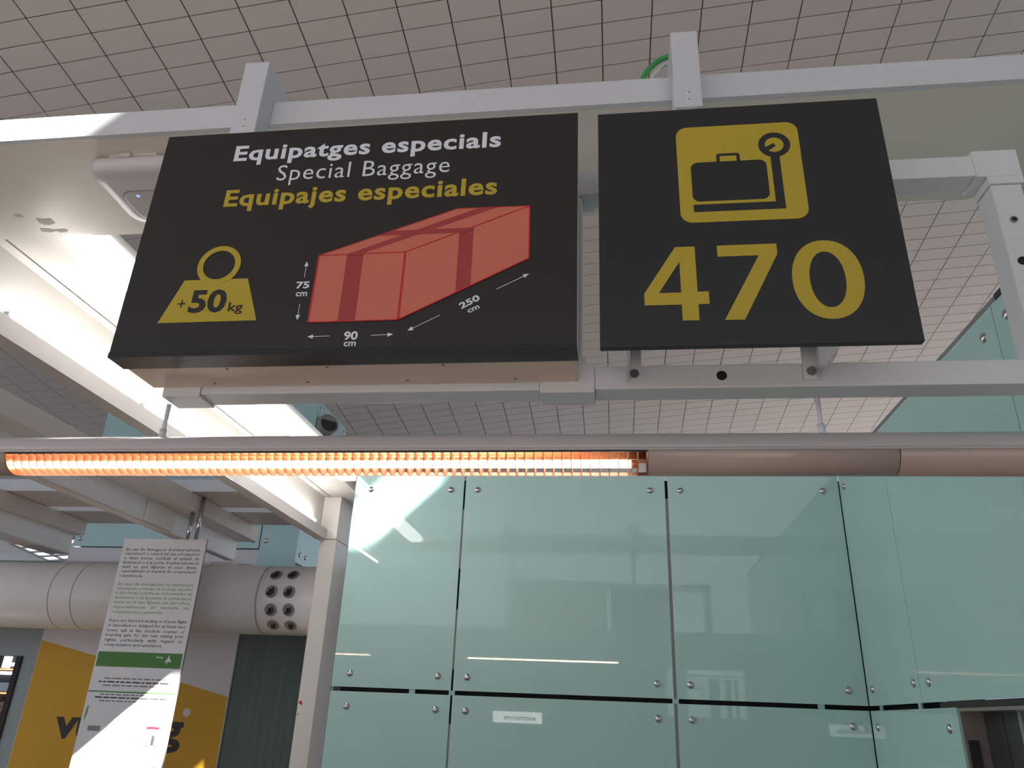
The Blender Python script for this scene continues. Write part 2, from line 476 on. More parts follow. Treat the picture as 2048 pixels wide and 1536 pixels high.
# lift doorway in the right wall
lw = thing('door_1', 'dark metal lift doorway with taupe jamb below the right glass wall', 'door', (1.5, 3.2, 0), kind='structure')
boxes('lintel', [(WX+0.002, WX+0.10, 2.0, 3.80, 1.856, 1.880)], SHAFT, lw)
boxes('head_trim', [(WX+0.004, WX+0.13, 2.0, 3.62, 1.842, 1.855)], JAMB, lw)
boxes('jamb', [(WX+0.013, WX+0.13, 3.632, 3.67, 0, 1.842)], JAMB, lw)
boxes('call_panel', [(WX+0.022, WX+0.062, 3.622, 3.632, 1.35, 1.735)], NOZ, lw)
boxes('door_leaf', [(WX+0.10, WX+0.12, 3.46, 3.63, 0, 1.842)], METALD, lw)
boxes('door_leaf', [(WX+0.10, WX+0.12, 3.295, 3.455, 0, 1.842)], METALD, lw)
boxes('frame_strip', [(WX+0.08, WX+0.10, 3.275, 3.293, 0, 1.842)], STEEL, lw)
boxes('door_leaf', [(WX+0.09, WX+0.12, 2.0, 3.272, 0, 1.842)], JAMB, lw)

# ================================================================ SIGN 1: special baggage
S = 1.40
sg = thing('special_baggage_sign', 'large black special baggage sign box with salmon parcel drawing and yellow weight', 'sign', (-0.584, 1.49, 2.449))
boxes('sign_box', [(-1.098, -0.070, 1.404, 1.576, 2.4495, 3.066)], BOXC, sg, 0.002)
face = boxes('face_panel', [(-1.103, -0.065, S, 1.404, 2.449, 3.070)], BLACK, sg)
boxes('edge_tape', [(-1.1035, -0.0645, 1.4005, 1.460, 2.4465, 2.4492)], TAPE, sg)
boxes('edge_tape', [(-1.1036, -0.0645, 1.3985, 1.3998, 2.4465, 2.4585)], TAPE, sg)
boxes('side_trim', [(-0.0695, -0.066, 1.404, 1.470, 2.4495, 3.066)], RAILW, sg)
SCREW = dome_mesh('screw', 0.0045, 0.002, DARKBOLT, 8, 2, '-Z')
for x in (-0.93, -0.70, -0.46, -0.21):
    inst('screw', SCREW, (x, 1.555, 2.4495), sg)
for x in (-0.86, -0.625, -0.36):
    inst('screw', SCREW, (x, 1.475, 2.4495), sg)
yy = S - 0.0004
lettering('lettering', 'Equipatges especials', -0.913, -0.246, 2.980, 3.027, yy, PWHITE, face, 0.027, 'E', 1.08, split=True)
lettering('lettering', 'Special Baggage', -0.791, -0.365, 2.914, 2.959, yy, PWHITE, face, -0.003, 'B', 1.08, split=True)
lettering('lettering', 'Equipajes especiales', -0.912, -0.249, 2.843, 2.892, yy, YEL, face, 0.027, 'E', 1.08, split=True)
wi = flat('weight_icon', [(-1.005, 2.530), (-0.771, 2.531), (-0.811, 2.640), (-0.964, 2.640)], S-0.0002, YEL, face)
flat('weight_ring', circle(-0.888, 2.6775, 0.0525), S-0.0011, YEL, face, [circle(-0.888, 2.6785, 0.0385)], th=0.0004)
w50 = S - 0.0020
lettering('lettering', '50', -0.939, -0.851, 2.553, 2.613, w50, BLACK, wi, 0.030, '0', split=True)
lettering('lettering', 'kg', -0.843, -0.809, 2.555, 2.578, w50, BLACK, wi, 0.012, 'k', split=True)
flat('lettering', [(-0.967, 2.5765), (-0.9590, 2.5765), (-0.9590, 2.5685), (-0.9560, 2.5685), (-0.9560, 2.5765), (-0.948, 2.5765), (-0.948, 2.5795), (-0.9560, 2.5795), (-0.9560, 2.5875), (-0.9590, 2.5875), (-0.9590, 2.5795), (-0.967, 2.5795)], S-0.0016, BLACK, wi, th=0.0004)
pc = flat('parcel_front', [(-0.651, 2.522), (-0.449, 2.523), (-0.449, 2.695), (-0.650, 2.694)], S-0.0002, SALMON, face)
flat('parcel_side', [(-0.449, 2.523), (-0.170, 2.667), (-0.172, 2.806), (-0.449, 2.695)], S-0.0002, SALMON, face)
flat('parcel_top', [(-0.650, 2.694), (-0.449, 2.695), (-0.172, 2.806), (-0.338, 2.807)], S-0.0002, SALMON, face)
TPY = S-0.0011
for pts in ([(-0.584, 2.523), (-0.545, 2.523), (-0.546, 2.696), (-0.584, 2.695)], [(-0.584, 2.695), (-0.546, 2.696), (-0.246, 2.806), (-0.289, 2.806)],
            [(-0.518, 2.741), (-0.329, 2.741), (-0.297, 2.7535), (-0.482, 2.7535)], [(-0.328, 2.587), (-0.296, 2.603), (-0.297, 2.7535), (-0.329, 2.741)]):
    flat('parcel_tape', pts, TPY, BROWNR, face, th=0.0003)
    TPY -= 0.00008
def stroke(a, b, w, y, m, parent, name='parcel_outline', th=0.0003):
    a, b = Vector(a), Vector(b); d = (b-a).normalized(); n = Vector((-d.y, d.x))*w/2
    flat(name, [tuple(a-n), tuple(b-n), tuple(b+n), tuple(a+n)], y, m, parent, th=th)
OY = S-0.0018
P = dict(a=(-0.651, 2.522), b=(-0.449, 2.523), c=(-0.449, 2.695), d=(-0.650, 2.694), e=(-0.170, 2.667), f=(-0.172, 2.806), g=(-0.338, 2.807))
for u, v, w in (('a', 'b', .0026), ('b', 'c', .0046), ('c', 'd', .0022), ('d', 'a', .003), ('b', 'e', .0026), ('e', 'f', .003), ('f', 'c', .0024), ('d', 'g', .0012), ('g', 'f', .0012)):
    stroke(P[u], P[v], w, OY, RED, face)
# tape hides the outline where it crosses the edges
flat('parcel_tape', [(-0.5835, 2.690), (-0.5455, 2.691), (-0.5445, 2.699), (-0.580, 2.698)], S-0.0024, BROWNR, face, th=0.0003)
flat('parcel_tape', [(-0.3285, 2.736), (-0.297, 2.748), (-0.297, 2.7535), (-0.329, 2.743)], S-0.0024, BROWNR, face, th=0.0003)
def arrow(tail, head):
    t, h = Vector(tail), Vector(head); d = (h-t).normalized(); n = Vector((-d.y, d.x))
    b0 = h - d*0.0125
    pts = [t-n*0.0006, b0-n*0.0006, b0-n*0.0050, h, b0+n*0.0050, b0+n*0.0006, t+n*0.0006]
    flat('arrow', [tuple(p) for p in pts], S-0.0002, PWHITE, face, th=0.0004)
for a, b in (((-0.677, 2.638), (-0.677, 2.680)), ((-0.677, 2.569), (-0.677, 2.529)), ((-0.597, 2.488), (-0.647, 2.487)), ((-0.505, 2.487), (-0.456, 2.488)), ((-0.358, 2.532), (-0.426, 2.496)), ((-0.238, 2.592), (-0.169, 2.628))):
    arrow(a, b)
lettering('lettering', '75', -0.693, -0.662, 2.609, 2.627, yy, PWHITE, face, 0.03, '5', split=True)
lettering('lettering', 'cm', -0.690, -0.664, 2.589, 2.600, yy, PWHITE, face, 0.02, 'm', split=True)
lettering('lettering', '90', -0.565, -0.534, 2.477, 2.498, yy, PWHITE, face, 0.03, '0', split=True)
lettering('lettering', 'cm', -0.563, -0.536, 2.462, 2.473, yy, PWHITE, face, 0.02, 'm', split=True)
lettering('lettering', '250', -0.312, -0.2655, 2.5445, 2.5605, yy, PWHITE, face, 0.03, '0', rot=math.atan2(0.022, 0.040), split=True)
lettering('lettering', 'cm', -0.2955, -0.269, 2.5345, 2.5435, yy, PWHITE, face, 0.02, 'm', rot=math.atan2(0.012, 0.024), split=True)

# ================================================================ SIGN 2: counter 470
s2 = thing('counter_number_sign', 'thin black counter sign reading 470 with yellow baggage scale pictogram', 'sign', (0.295, 1.41, 2.448))
f2 = boxes('face_panel', [(-0.018, 0.608, 1.402, 1.420, 2.448, 3.063)], GRAPH, s2, 0.0015)
S2 = 1.402
sq = flat('pictogram', rrect(0.159, 0.4275, 2.744, 3.007, 0.026), S2-0.0002, YEL, f2)
py = S2-0.0011
flat('suitcase', rrect(0.1875, 0.3515, 2.7985, 2.905, 0.016), py, GRAPH, sq, th=0.0003)
ho = [(0.2447, 2.903), (0.2447, 2.921)] + [(0.2447+0.006*(1-math.cos(a)), 2.921+0.006*math.sin(a)) for a in (0.5, 1.0, 1.57)] + [(0.2960-0.006*(1-math.cos(a)), 2.921+0.006*math.sin(a)) for a in (1.57, 1.0, 0.5)] + [(0.2960, 2.921), (0.2960, 2.903), (0.2885, 2.903), (0.2885, 2.9203), (0.2522, 2.9203), (0.2522, 2.903)]
flat('suitcase_handle', ho, py, GRAPH, sq, th=0.0003)
flat('scale_platform', [(0.188, 2.771), (0.3815, 2.771), (0.3815, 2.917), (0.362, 2.917), (0.362, 2.7905), (0.188, 2.7905)], py, GRAPH, sq, th=0.0003)
flat('scale_dial', circle(0.3730, 2.9445, 0.0345), py, GRAPH, sq, [circle(0.3730, 2.9445, 0.0205)], th=0.0004)
flat('scale_pointer', [(0.357, 2.9275), (0.3765, 2.9410), (0.3715, 2.9490), (0.3505, 2.9375)], py, GRAPH, sq, th=0.0003)
D4 = [(0.075, 2.571), (0.143, 2.683), (0.184, 2.683), (0.184, 2.572), (0.2065, 2.572), (0.2065, 2.5425), (0.184, 2.5425), (0.184, 2.505), (0.1505, 2.505), (0.1505, 2.5425), (0.075, 2.5425)]
flat('digit', D4, S2-0.0002, YEL, f2, [[(0.105, 2.571), (0.1505, 2.571), (0.1505, 2.646)]])
flat('digit', [(0.230, 2.683), (0.230, 2.6555), (0.314, 2.6555), (0.2345, 2.504), (0.274, 2.504), (0.352, 2.658), (0.352, 2.683)], S2-0.0002, YEL, f2)
flat('digit', superell(0.3755, 0.5155, 2.5005, 2.6865, 2.15), S2-0.0002, YEL, f2, [superell(0.4098, 0.4802, 2.527, 2.659, 2.1)])
for x0, x1, xp in ((0.040, 0.072, 0.040), (0.420, 0.454, 0.451)):
    b = boxes('bracket', [(x0, x1, 1.5745, 1.5785, 2.445, 2.56), (xp, xp+0.003, 1.421, 1.5745, 2.446, 2.56)], RAILW, s2)
    bm = bmesh.new(); tube(bm, ((x0+x1)/2, 1.5744, 2.465), ((x0+x1)/2, 1.568, 2.465), 0.0105, 6); obj('bolt', bm, DARKBOLT, b)

# ================================================================ SIGN FRAME
fr = thing('sign_frame', 'white square-tube frame carrying the two black signs', 'sign frame', (-0.05, 1.61, 2.43))
bv = 0.004
boxes('lower_rail', [(-0.977, -0.157, 1.580, 1.650, 2.432, 2.489)], RAILW, fr, bv)
boxes('lower_rail', [(-0.033, 0.960, 1.580, 1.650, 2.432, 2.489)], RAILW, fr, bv)
boxes('upper_rail', [(-0.990, -0.137, 1.580, 1.645, 2.973, 3.033)], RAILW, fr, bv)
boxes('upper_rail', [(-0.060, 0.874, 1.580, 1.645, 2.973, 3.033)], RAILW, fr, bv)
boxes('column', [(-1.062, -0.990, 1.580, 1.650, 2.49, 2.97)], RAILW, fr, bv)
boxes('column', [(-0.130, -0.062, 1.580, 1.650, 2.50, 2.96)], RAILW, fr, bv)
boxes('column', [(0.900, 0.968, 1.582, 1.650, 2.40, 2.945)], RAILW, fr, bv)
boxes('corner_sleeve', [(-1.073, -0.977, 1.577, 1.655, 2.427, 2.493)], RAILW, fr, 0.002)
boxes('corner_sleeve', [(-0.157, -0.033, 1.577, 1.655, 2.424, 2.494), (-0.137, -0.055, 1.577, 1.655, 2.494, 2.512)], RAILW, fr, 0.002)
boxes('corner_sleeve', [(-0.150, -0.033, 1.577, 1.650, 2.968, 3.040)], RAILW, fr, 0.002)
boxes('corner_sleeve', [(-1.073, -0.977, 1.577, 1.655, 2.966, 3.040)], RAILW, fr, 0.002)
boxes('corner_sleeve', [(0.873, 0.974, 1.577, 1.655, 2.967, 3.043), (0.896, 0.974, 1.577, 1.655, 2.946, 2.967)], RAILW, fr, 0.002)
boxes('corner_sleeve', [(0.955, 0.976, 1.577, 1.655, 2.425, 2.494)], RAILW, fr, 0.002)
for x, z, r in ((0.247, 2.461, 0.0115), (0.925, 2.733, 0.010)):
    bm = bmesh.new(); tube(bm, (x, 1.5792, z), (x, 1.5825, z), r, 16); obj('drilled_hole', bm, HOLE, fr)
bm = bmesh.new(); tube(bm, (0.930, 1.578, 2.844), (0.930, 1.583, 2.844), 0.0085, 16); sw = obj('rivet', bm, STEEL, fr)
bm = bmesh.new(); tube(bm, (0.930, 1.5772, 2.844), (0.930, 1.579, 2.844), 0.0048, 12); obj('rivet_hole', bm, HOLE, sw)

# ================================================================ CANOPY BEAM AND HANGERS
cb = thing('canopy_beam', 'long white canopy beam with cream underside crossing above both signs', 'beam', (0, 1.9, 3.33))
boxes('fascia', [(-6.2, 4.5, 1.650, 1.668, 3.3295, 3.416)], WHITE, cb, 0.0015)
boxes('soffit', [(-6.2, 4.5, 1.668, 2.157, 3.3302, 3.345)], CREAM, cb)
boxes('back_flange', [(-6.2, 4.5, 2.140, 2.157, 3.345, 3.416)], WHITE, cb)
boxes('trim_lip', [(-0.98, 4.5, 1.6485, 1.650, 3.3295, 3.3425)], WHITE, cb)
PEEL = mat('peeled_paint', (0.50, 0.455, 0.42), 0.6, noise=0.2, nscale=60)
for fx, fy, fs in ((-2.02, 2.06, 0.050), (-2.05, 2.11, 0.040), (-1.995, 2.115, 0.030), (-2.09, 2.02, 0.022)):
    bm = bmesh.new()
    ring = [(fx+fs*random.uniform(0.5, 1.1)*math.cos(a*0.7), fy+0.55*fs*random.uniform(0.5, 1.1)*math.sin(a*0.7)) for a in range(9)]
    lo = [bm.verts.new((x, y, 3.3294)) for x, y in ring]; hi = [bm.verts.new((x, y, 3.3301)) for x, y in ring]
    bm.faces.new(lo)
    for k in range(9): bm.faces.new((lo[k], hi[k], hi[(k+1) % 9], lo[(k+1) % 9]))
    obj('paint_flake', bm, PEEL, cb)
SCR = dome_mesh('cap_screw', 0.0070, 0.0022, RAILW, 14, 2)
SCD = dome_mesh('cap_screw_socket', 0.0024, 0.0026, HOLE, 8, 2)
for nm, x0, x1, lab in (('hanger_post', -1.063, -0.988, 'white hooked post above the special baggage sign'), ('hanger_post', 0.182, 0.2545, 'white hooked post above the 470 sign beside a green cable')):
    t = thing(nm, lab, 'bracket', ((x0+x1)/2, 1.615, 3.04), 'hooked posts hanging the sign frame')
    boxes('upright', [(x0, x1, 1.580, 1.648, 3.238, 3.509)], WHITE, t, 0.003)
    boxes('arm', [(x0+0.0005, x1-0.0005, 1.645, 2.30, 3.417, 3.5085)], WHITE, t, 0.002)
    boxes('tie_tube', [(x0+0.018, x1-0.018, 1.597, 1.632, 3.041, 3.238)], WHITE, t)
    xm = x0 + 0.52*(x1-x0)
    for z in (3.262, 3.286):
        s_ = inst('cap_screw', SCR, (xm, 1.580, z), t)
        inst('cap_screw_socket', SCD, (xm, 1.5790, z), s_)
bm = bmesh.new()
tag_pts = [(0.106, 1.74, 3.40), (0.109, 1.74, 3.492), (0.116, 1.74, 3.517), (0.128, 1.74, 3.538), (0.147, 1.74, 3.561), (0.168, 1.74, 3.579), (0.186, 1.74, 3.587), (0.210, 1.74, 3.588), (0.235, 1.745, 3.575), (0.25, 1.75, 3.52)]
sweep(bm, tag_pts, 0.0085); tag(obj('green_cable', bm, GREENC), 'green cable looping over the beam into the hooked post', 'cable')
bm = bmesh.new()
sweep(bm, [(0.128, 1.72, 3.40), (0.131, 1.72, 3.47), (0.140, 1.72, 3.495), (0.157, 1.72, 3.515), (0.172, 1.72, 3.534), (0.195, 1.72, 3.541), (0.225, 1.725, 3.530)], 0.0065)
tag(obj('white_cable', bm, WHITEC), 'short white cable beside the green cable above the beam', 'cable')

# ================================================================ ACCESS POINT
ap = thing('access_point', 'white square wireless access point with blue light under the beam', 'access point', (-1.48, 1.89, 3.268))
def ap_shell(x0, x1, y0, y1, prof, r):
    bm = bmesh.new(); rings = []
    for ins, z in prof:
        rings.append([bm.verts.new((px, pz, z)) for px, pz in rrect(x0+ins, x1-ins, y0+ins, y1-ins, max(r-ins*0.6, 0.01), 6)])
    for A, Bv in zip(rings, rings[1:]):
        n = len(A)
        for i in range(n):
            f = bm.faces.new((A[i], A[(i+1) % n], Bv[(i+1) % n], Bv[i])); f.smooth = True
    bm.faces.new(rings[0]); bm.faces.new(list(reversed(rings[-1])))
    bmesh.ops.recalc_face_normals(bm, faces=bm.faces[:])
    return bm
sh = obj('shell', ap_shell(-1.640, -1.330, 1.735, 2.040, [(0.004, 3.322), (0.0, 3.312), (0.001, 3.300), (0.008, 3.285), (0.022, 3.275), (0.05, 3.270)], 0.055), APW, ap)
obj('groove', ap_shell(-1.584, -1.386, 1.841, 2.004, [(0.0, 3.272), (0.001, 3.2692), (0.002, 3.2690)], 0.047), NOZR, sh)
obj('inset', ap_shell(-1.580, -1.390, 1.845, 2.000, [(0.0, 3.2688), (0.003, 3.2682), (0.008, 3.2680)], 0.045), APG, sh)
bm = bmesh.new(); bx(bm, -1.56, -1.40, 1.74, 2.03, 3.322, 3.3301); obj('mount_plate', bm, APW, ap)
boxes('latch', [(-1.515, -1.480, 1.728, 1.745, 3.312, 3.326)], APW, ap)
bm = bmesh.new(); tube(bm, (-1.523, 1.866, 3.2685), (-1.523, 1.866, 3.2665), 0.0055, 12); obj('status_light', bm, LED, sh)

# ================================================================ WARM LINEAR LIGHT
HY, HZ, HR = 1.64, 2.2965, 0.0474
hl = thing('linear_light', 'long white tubular light with glowing amber louvre hanging below the signs', 'light fixture', (-0.7, HY, HZ-HR))
def half_shell(bm, x0, x1, a0, a1, r0, r1, n=18, ends=True):
    A = []
    for i in range(n+1):
        a = math.radians(a0 + (a1-a0)*i/n); c, s = math.cos(a), math.sin(a)
        A.append([bm.verts.new((x, HY - r*c, HZ - r*s)) for x, r in ((x0, r1), (x1, r1), (x1, r0), (x0, r0))])
    for i in range(n):
        p, q = A[i], A[i+1]
        for k in range(4):
            f = bm.faces.new((p[k], p[(k+1) % 4], q[(k+1) % 4], q[k])); f.smooth = (k in (0, 2))
    bm.faces.new(A[0]); bm.faces.new(list(reversed(A[-1])))
    bmesh.ops.recalc_face_normals(bm, faces=bm.faces[:])
XL0, XL1 = -1.457, 0.080           # lamp bay in view
XM0, XM1 = -4.00, -2.42            # next lamp bay, left of the frame
bm = bmesh.new(); half_shell(bm, -5.0, 3.2, 184, 358, HR-0.0025, HR); half_shell(bm, -5.0, 3.2, 358, 364, HR-0.0025, HR, 2); half_shell(bm, -5.0, 3.2, 176, 184, HR-0.0025, HR, 2)
obj('housing', bm, HOUSE, hl)
for a, b in ((XL1+0.001, 0.598), (0.600, 1.9), (1.902, 3.2), (XM1+0.001, XL0-0.001), (-5.0, XM0-0.001)):
    bm = bmesh.new(); half_shell(bm, a, b, 4.5, 175.5, HR-0.0025, HR-0.0003); obj('lower_cover', bm, COVER, hl)
for a, b in ((XL0, XL1), (XM0, XM1)):
    bm = bmesh.new(); half_shell(bm, a, b, 186, 354, HR-0.006, HR-0.004, 14); obj('reflector', bm, COPPER, hl)
    bm = bmesh.new(); tube(bm, (a+0.012, HY, HZ-0.021), (b-0.035, HY, HZ-0.021), 0.0088, 14); obj('lamp_tube', bm, WARM, hl)
    bm = bmesh.new(); tube(bm, (b-0.035, HY, HZ-0.021), (b-0.022, HY, HZ-0.021), 0.0092, 14); obj('lamp_cap', bm, COPPER, hl)
    bm = bmesh.new(); half_shell(bm, a, b, 112, 138, HR-0.003, HR-0.0005, 10); obj('rear_cover', bm, COVER, hl)
    boxes('edge_rail', [(a, b, HY-HR+0.0006, HY-HR+0.004, HZ-0.0075, HZ-0.0035)], SHAFT, hl)
    for xe, nm in ((a+0.0005, 'bay_end'), (b-0.0025, 'bay_end')):
        bm = bmesh.new()
        prism(bm, [(HY+0.0462*math.cos(math.radians(t)), HZ+0.0462*math.sin(math.radians(t))) for t in range(182, 359, 8)], 0, 0.002)
        for v in bm.verts: v.co = Vector((xe+v.co.y, v.co.x, v.co.z))
        obj(nm, bm, COPPER, hl)
bm = bmesh.new()
outl = [(0.0462*math.cos(math.radians(t)), 0.0462*math.sin(math.radians(t))) for t in range(184, 357, 8)]
prism(bm, outl, -0.0009, 0.0009)
for v in bm.verts: v.co = Vector((v.co.y, v.co.x, v.co.z))
bmesh.ops.recalc_face_normals(bm, faces=bm.faces[:])
FINM = mesh_of('louvre_fin', bm, FIN)
for a, b in ((XL0, XL1), (XM0, XM1)):
    n = int((b-a)/0.0205)
    for i in range(1, n):
        inst('louvre_fin', FINM, (a + (b-a)*i/n, HY, HZ), hl)
for x in (-1.090, 0.460):
    bm = bmesh.new(); tube(bm, (x, HY, HZ+HR-0.001), (x, HY, 2.4318), 0.0055, 10)
    r_ = obj('suspension_rod', bm, RAILW, hl)
    bm = bmesh.new(); tube(bm, (x, HY, HZ+HR-0.001), (x, HY, HZ+HR+0.022), 0.0085, 10); obj('rod_collar', bm, RAILW, r_)

# ================================================================ COVE BEAM WITH TUBES (left)
ZS = 3.335
cv = thing('cove_light_beam', 'bright white lighting beam with fluorescent tubes receding behind the sign', 'light beam', (-2.1, 4.2, 2.98))
boxes('soffit_panel', [(-2.256, -2.004, 2.160, 6.40, ZS, ZS+0.05)], CREAM, cv)
boxes('soffit_panel', [(-2.330, -2.266, 2.160, 6.40, ZS, ZS+0.05)], CREAM, cv)
boxes('soffit_back', [(-2.33, -1.90, 2.16, 6.40, ZS+0.05, ZS+0.09)], CREAM, cv)
df = boxes('diffuser', [(-2.001, -1.888, 2.168, 3.60, ZS-0.016, ZS+0.045), (-2.001, -1.888, 3.75, 5.30, ZS-0.016, ZS+0.045)], DIFF, cv, 0.004)
boxes('diffuser_end', [(-2.003, -1.886, 3.602, 3.748, ZS-0.003, ZS+0.048)], WHITE, cv)
boxes('web', [(-2.330, -2.313, 2.160, 6.40, 2.992, ZS)], CREAM, cv)
boxes('tray', [(-2.330, -2.250, 2.160, 5.80, 2.986, 2.992)], POSTC, cv)
boxes('tray_lip', [(-2.256, -2.250, 2.160, 5.80, 2.992, 3.066)], POSTC, cv)
for a, b in ((2.30, 3.08), (3.22, 4.40), (4.43, 5.60)):
    bm = bmesh.new(); tube(bm, (-2.284, a, 3.0915), (-2.284, b, 3.0915), 0.013, 12); t_ = obj('fluorescent_tube', bm, TUBE, cv)
    for q in (a, b):
        boxes('lamp_holder', [(-2.296, -2.272, q-0.006, q+0.006, 2.992, 3.10)], WHITE, t_)
pp = thing('portal_post', 'beige steel post with red sticker left of the glass wall', 'post', (-2.23, 6.0, 0))
boxes('shaft', [(-2.296, -2.164, 5.80, 6.15, 0, 2.9855)], POSTP, pp, 0.003)
boxes('head', [(-2.312, -2.168, 5.805, 6.15, 2.9925, ZS-0.001)], POSTP, pp, 0.003)
flat('sticker', [(-2.292, 1.790), (-2.272, 1.808), (-2.268, 1.795), (-2.262, 1.792), (-2.258, 1.775), (-2.272, 1.776)], 5.7998, RED, pp)
flat('scuff_mark', [(-2.290, 1.708), (-2.278, 1.722), (-2.276, 1.712), (-2.284, 1.700)], 5.7998, JAMB, pp, th=0.0004)

# ================================================================ OTHER BEAMS
b2 = thing('portal_beam', 'unlit white beam receding above the hanging notice', 'beam', (-3.5, 4.6, 3.02), 'unlit roof beams on the left')
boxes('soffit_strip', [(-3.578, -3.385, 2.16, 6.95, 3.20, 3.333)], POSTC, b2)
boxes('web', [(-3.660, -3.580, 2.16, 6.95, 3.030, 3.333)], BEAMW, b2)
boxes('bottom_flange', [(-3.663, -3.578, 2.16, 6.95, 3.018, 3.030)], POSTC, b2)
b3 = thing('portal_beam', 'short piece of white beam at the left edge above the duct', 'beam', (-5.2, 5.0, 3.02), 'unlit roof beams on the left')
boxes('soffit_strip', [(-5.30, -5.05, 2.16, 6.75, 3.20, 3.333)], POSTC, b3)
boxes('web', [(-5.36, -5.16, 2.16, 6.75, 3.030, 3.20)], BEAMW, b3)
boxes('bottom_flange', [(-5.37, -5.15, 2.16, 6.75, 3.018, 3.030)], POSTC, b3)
cx1 = thing('cross_beam', 'nearer white cross beam spanning left of the portal post', 'beam', (-4.8, 5.9, 3.335), 'cross beams on the left')
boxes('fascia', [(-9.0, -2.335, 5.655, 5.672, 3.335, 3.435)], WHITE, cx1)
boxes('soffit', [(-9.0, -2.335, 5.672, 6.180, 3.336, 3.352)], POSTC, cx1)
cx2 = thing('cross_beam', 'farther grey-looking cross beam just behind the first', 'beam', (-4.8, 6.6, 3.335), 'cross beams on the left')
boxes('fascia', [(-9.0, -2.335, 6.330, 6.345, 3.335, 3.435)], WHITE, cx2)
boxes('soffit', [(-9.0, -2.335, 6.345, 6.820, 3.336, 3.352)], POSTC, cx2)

# ================================================================ HANGING NOTICE
iy = 5.80
nb = thing('passenger_notice', 'tall hanging notice board of black and green text with a green band', 'notice board', (-3.61, iy, 1.0))
bd = boxes('board', [(-3.970, -3.250, iy, iy+0.012, 0.95, 2.974)], PAPER, nb, 0.001)
for x, zt_ in ((-3.440, 3.199), (-3.366, 3.334)):
    bm = bmesh.new(); tube(bm, (x, iy+0.03, 2.95), (x, iy+0.03, zt_), 0.016, 12); obj('hanging_rod', bm, STEEL, nb)
boxes('hanger_block', [(-3.577, -3.555, 5.40, 5.79, 3.031, 3.199)], CREAM, nb, 0.002)
boxes('board_rim', [(-3.2500, -3.2465, iy-0.001, iy+0.013, 0.95, 2.974)], NOZR, nb)
ZR = [2.877, 2.843, 2.807, 2.772, 2.737, 2.703, 2.666, 2.601, 2.566, 2.532, 2.496, 2.461, 2.424, 2.386, 2.32, 2.284, 2.246, 2.212, 2.175, 2.14]
TXT = ["En cas de denegaci\u00f3 d'embarcament,", "cancel.laci\u00f3 o retard del seu vol superior", "a  dues  hores,  sol.liciti  al  taulell  de", "facturaci\u00f3 o a la porta d'embarcament el", "text  en  qu\u00e8  figuren  el  seus  drets,", "especialment en mat\u00e8ria de compensaci\u00f3", "i assist\u00e8ncia.",
       "En caso de denegaci\u00f3n de embarque,", "cancelaci\u00f3n o retraso de su vuelo superior", "a dos horas, solicite en el mostrador de", "facturaci\u00f3n o en la puerta de embarque el", "texto en el que figuren sus derechos,", "especialmente   en   materia   de", "compensaci\u00f3n y asistencia.",
       "If you are denied boarding or if your flight", "is cancelled or delayed for at least two", "hours,  ask  at  the  check-in  counter  or", "boarding  gate  for  the  text  stating  your", "rights,   particularly   with   regard   to", "compensation and assistance."]
for i, (s, z) in enumerate(zip(TXT, ZR)):
    full = 0.648
    w = {6: 0.20, 13: 0.43, 19: 0.49}.get(i, full)
    lettering('lettering', s, -3.932, -3.932+w, z, z+0.0225, iy-0.0004, GREENINK if 7 <= i <= 13 else INK, bd, 0.012, 'E', res=1)['kind'] = 'stuff'
bnd = flat('green_band', [(-3.958, 1.990), (-3.262, 1.990), (-3.262, 2.098), (-3.958, 2.098)], iy-0.0002, GREEN, bd)
lettering('lettering', 'Aena', -3.475, -3.415, 2.060, 2.078, iy-0.0014, PAPER, bnd, 0.01, 'A', res=1)
flat('emblem', [(-3.401, 2.035), (-3.383, 2.038), (-3.380, 2.012), (-3.372, 2.040), (-3.343, 2.034), (-3.352, 2.050), (-3.362, 2.062), (-3.370, 2.088), (-3.377, 2.062), (-3.386, 2.050)], iy-0.0011, PAPER, bnd, th=0.0004)
for z, m_, a, b in ((1.901, GREYINK, -3.86, -3.36), (1.876, INK, -3.90, -3.32), (1.851, GREYINK, -3.86, -3.36), (1.787, GREYINK, -3.86, -3.36), (1.766, INK, -3.90, -3.32), (1.742, GREYINK, -3.86, -3.36)):
    bm = bmesh.new(); x = a                      # illegible small print: word-length strokes
    while x < b:
        w = random.uniform(0.02, 0.075)
        bx(bm, x, min(x+w, b), iy-0.0006, iy-0.0002, z+0.001, z+0.011); x += w+0.010
    obj('fine_print', bm, m_, bd)['kind'] = 'stuff'
flat('green_rule', [(-3.965, 1.808), (-3.262, 1.808), (-3.262, 1.817), (-3.965, 1.817)], iy-0.0002, GREEN, bd, th=0.0004)
flat('leaf_mark', [(-3.945, 1.60), (-3.930, 1.66), (-3.930, 1.72), (-3.945, 1.70), (-3.952, 1.65)], iy-0.0002, GREENINK, bd, th=0.0004)
flat('grey_mark', [(-3.90, 1.54), (-3.80, 1.54), (-3.80, 1.575), (-3.90, 1.575)], iy-0.0002, GREYINK, bd, th=0.0004)
flat('grey_mark', [(-3.588, 1.462), (-3.552, 1.462), (-3.552, 1.478), (-3.588, 1.478)], iy-0.0002, GREYINK, bd, th=0.0004)
flat('red_frame', [(-3.429, 1.452), (-3.330, 1.452), (-3.330, 1.585), (-3.429, 1.585)], iy-0.0002, RED, bd, [[(-3.424, 1.457), (-3.335, 1.457), (-3.335, 1.568), (-3.424, 1.568)]], th=0.0004)
flat('bottle_picture', [(-3.378, 1.460), (-3.352, 1.460), (-3.352, 1.515), (-3.362, 1.530), (-3.362, 1.565), (-3.368, 1.565), (-3.368, 1.530), (-3.378, 1.515)], iy-0.0002, INK, bd, th=0.0004)
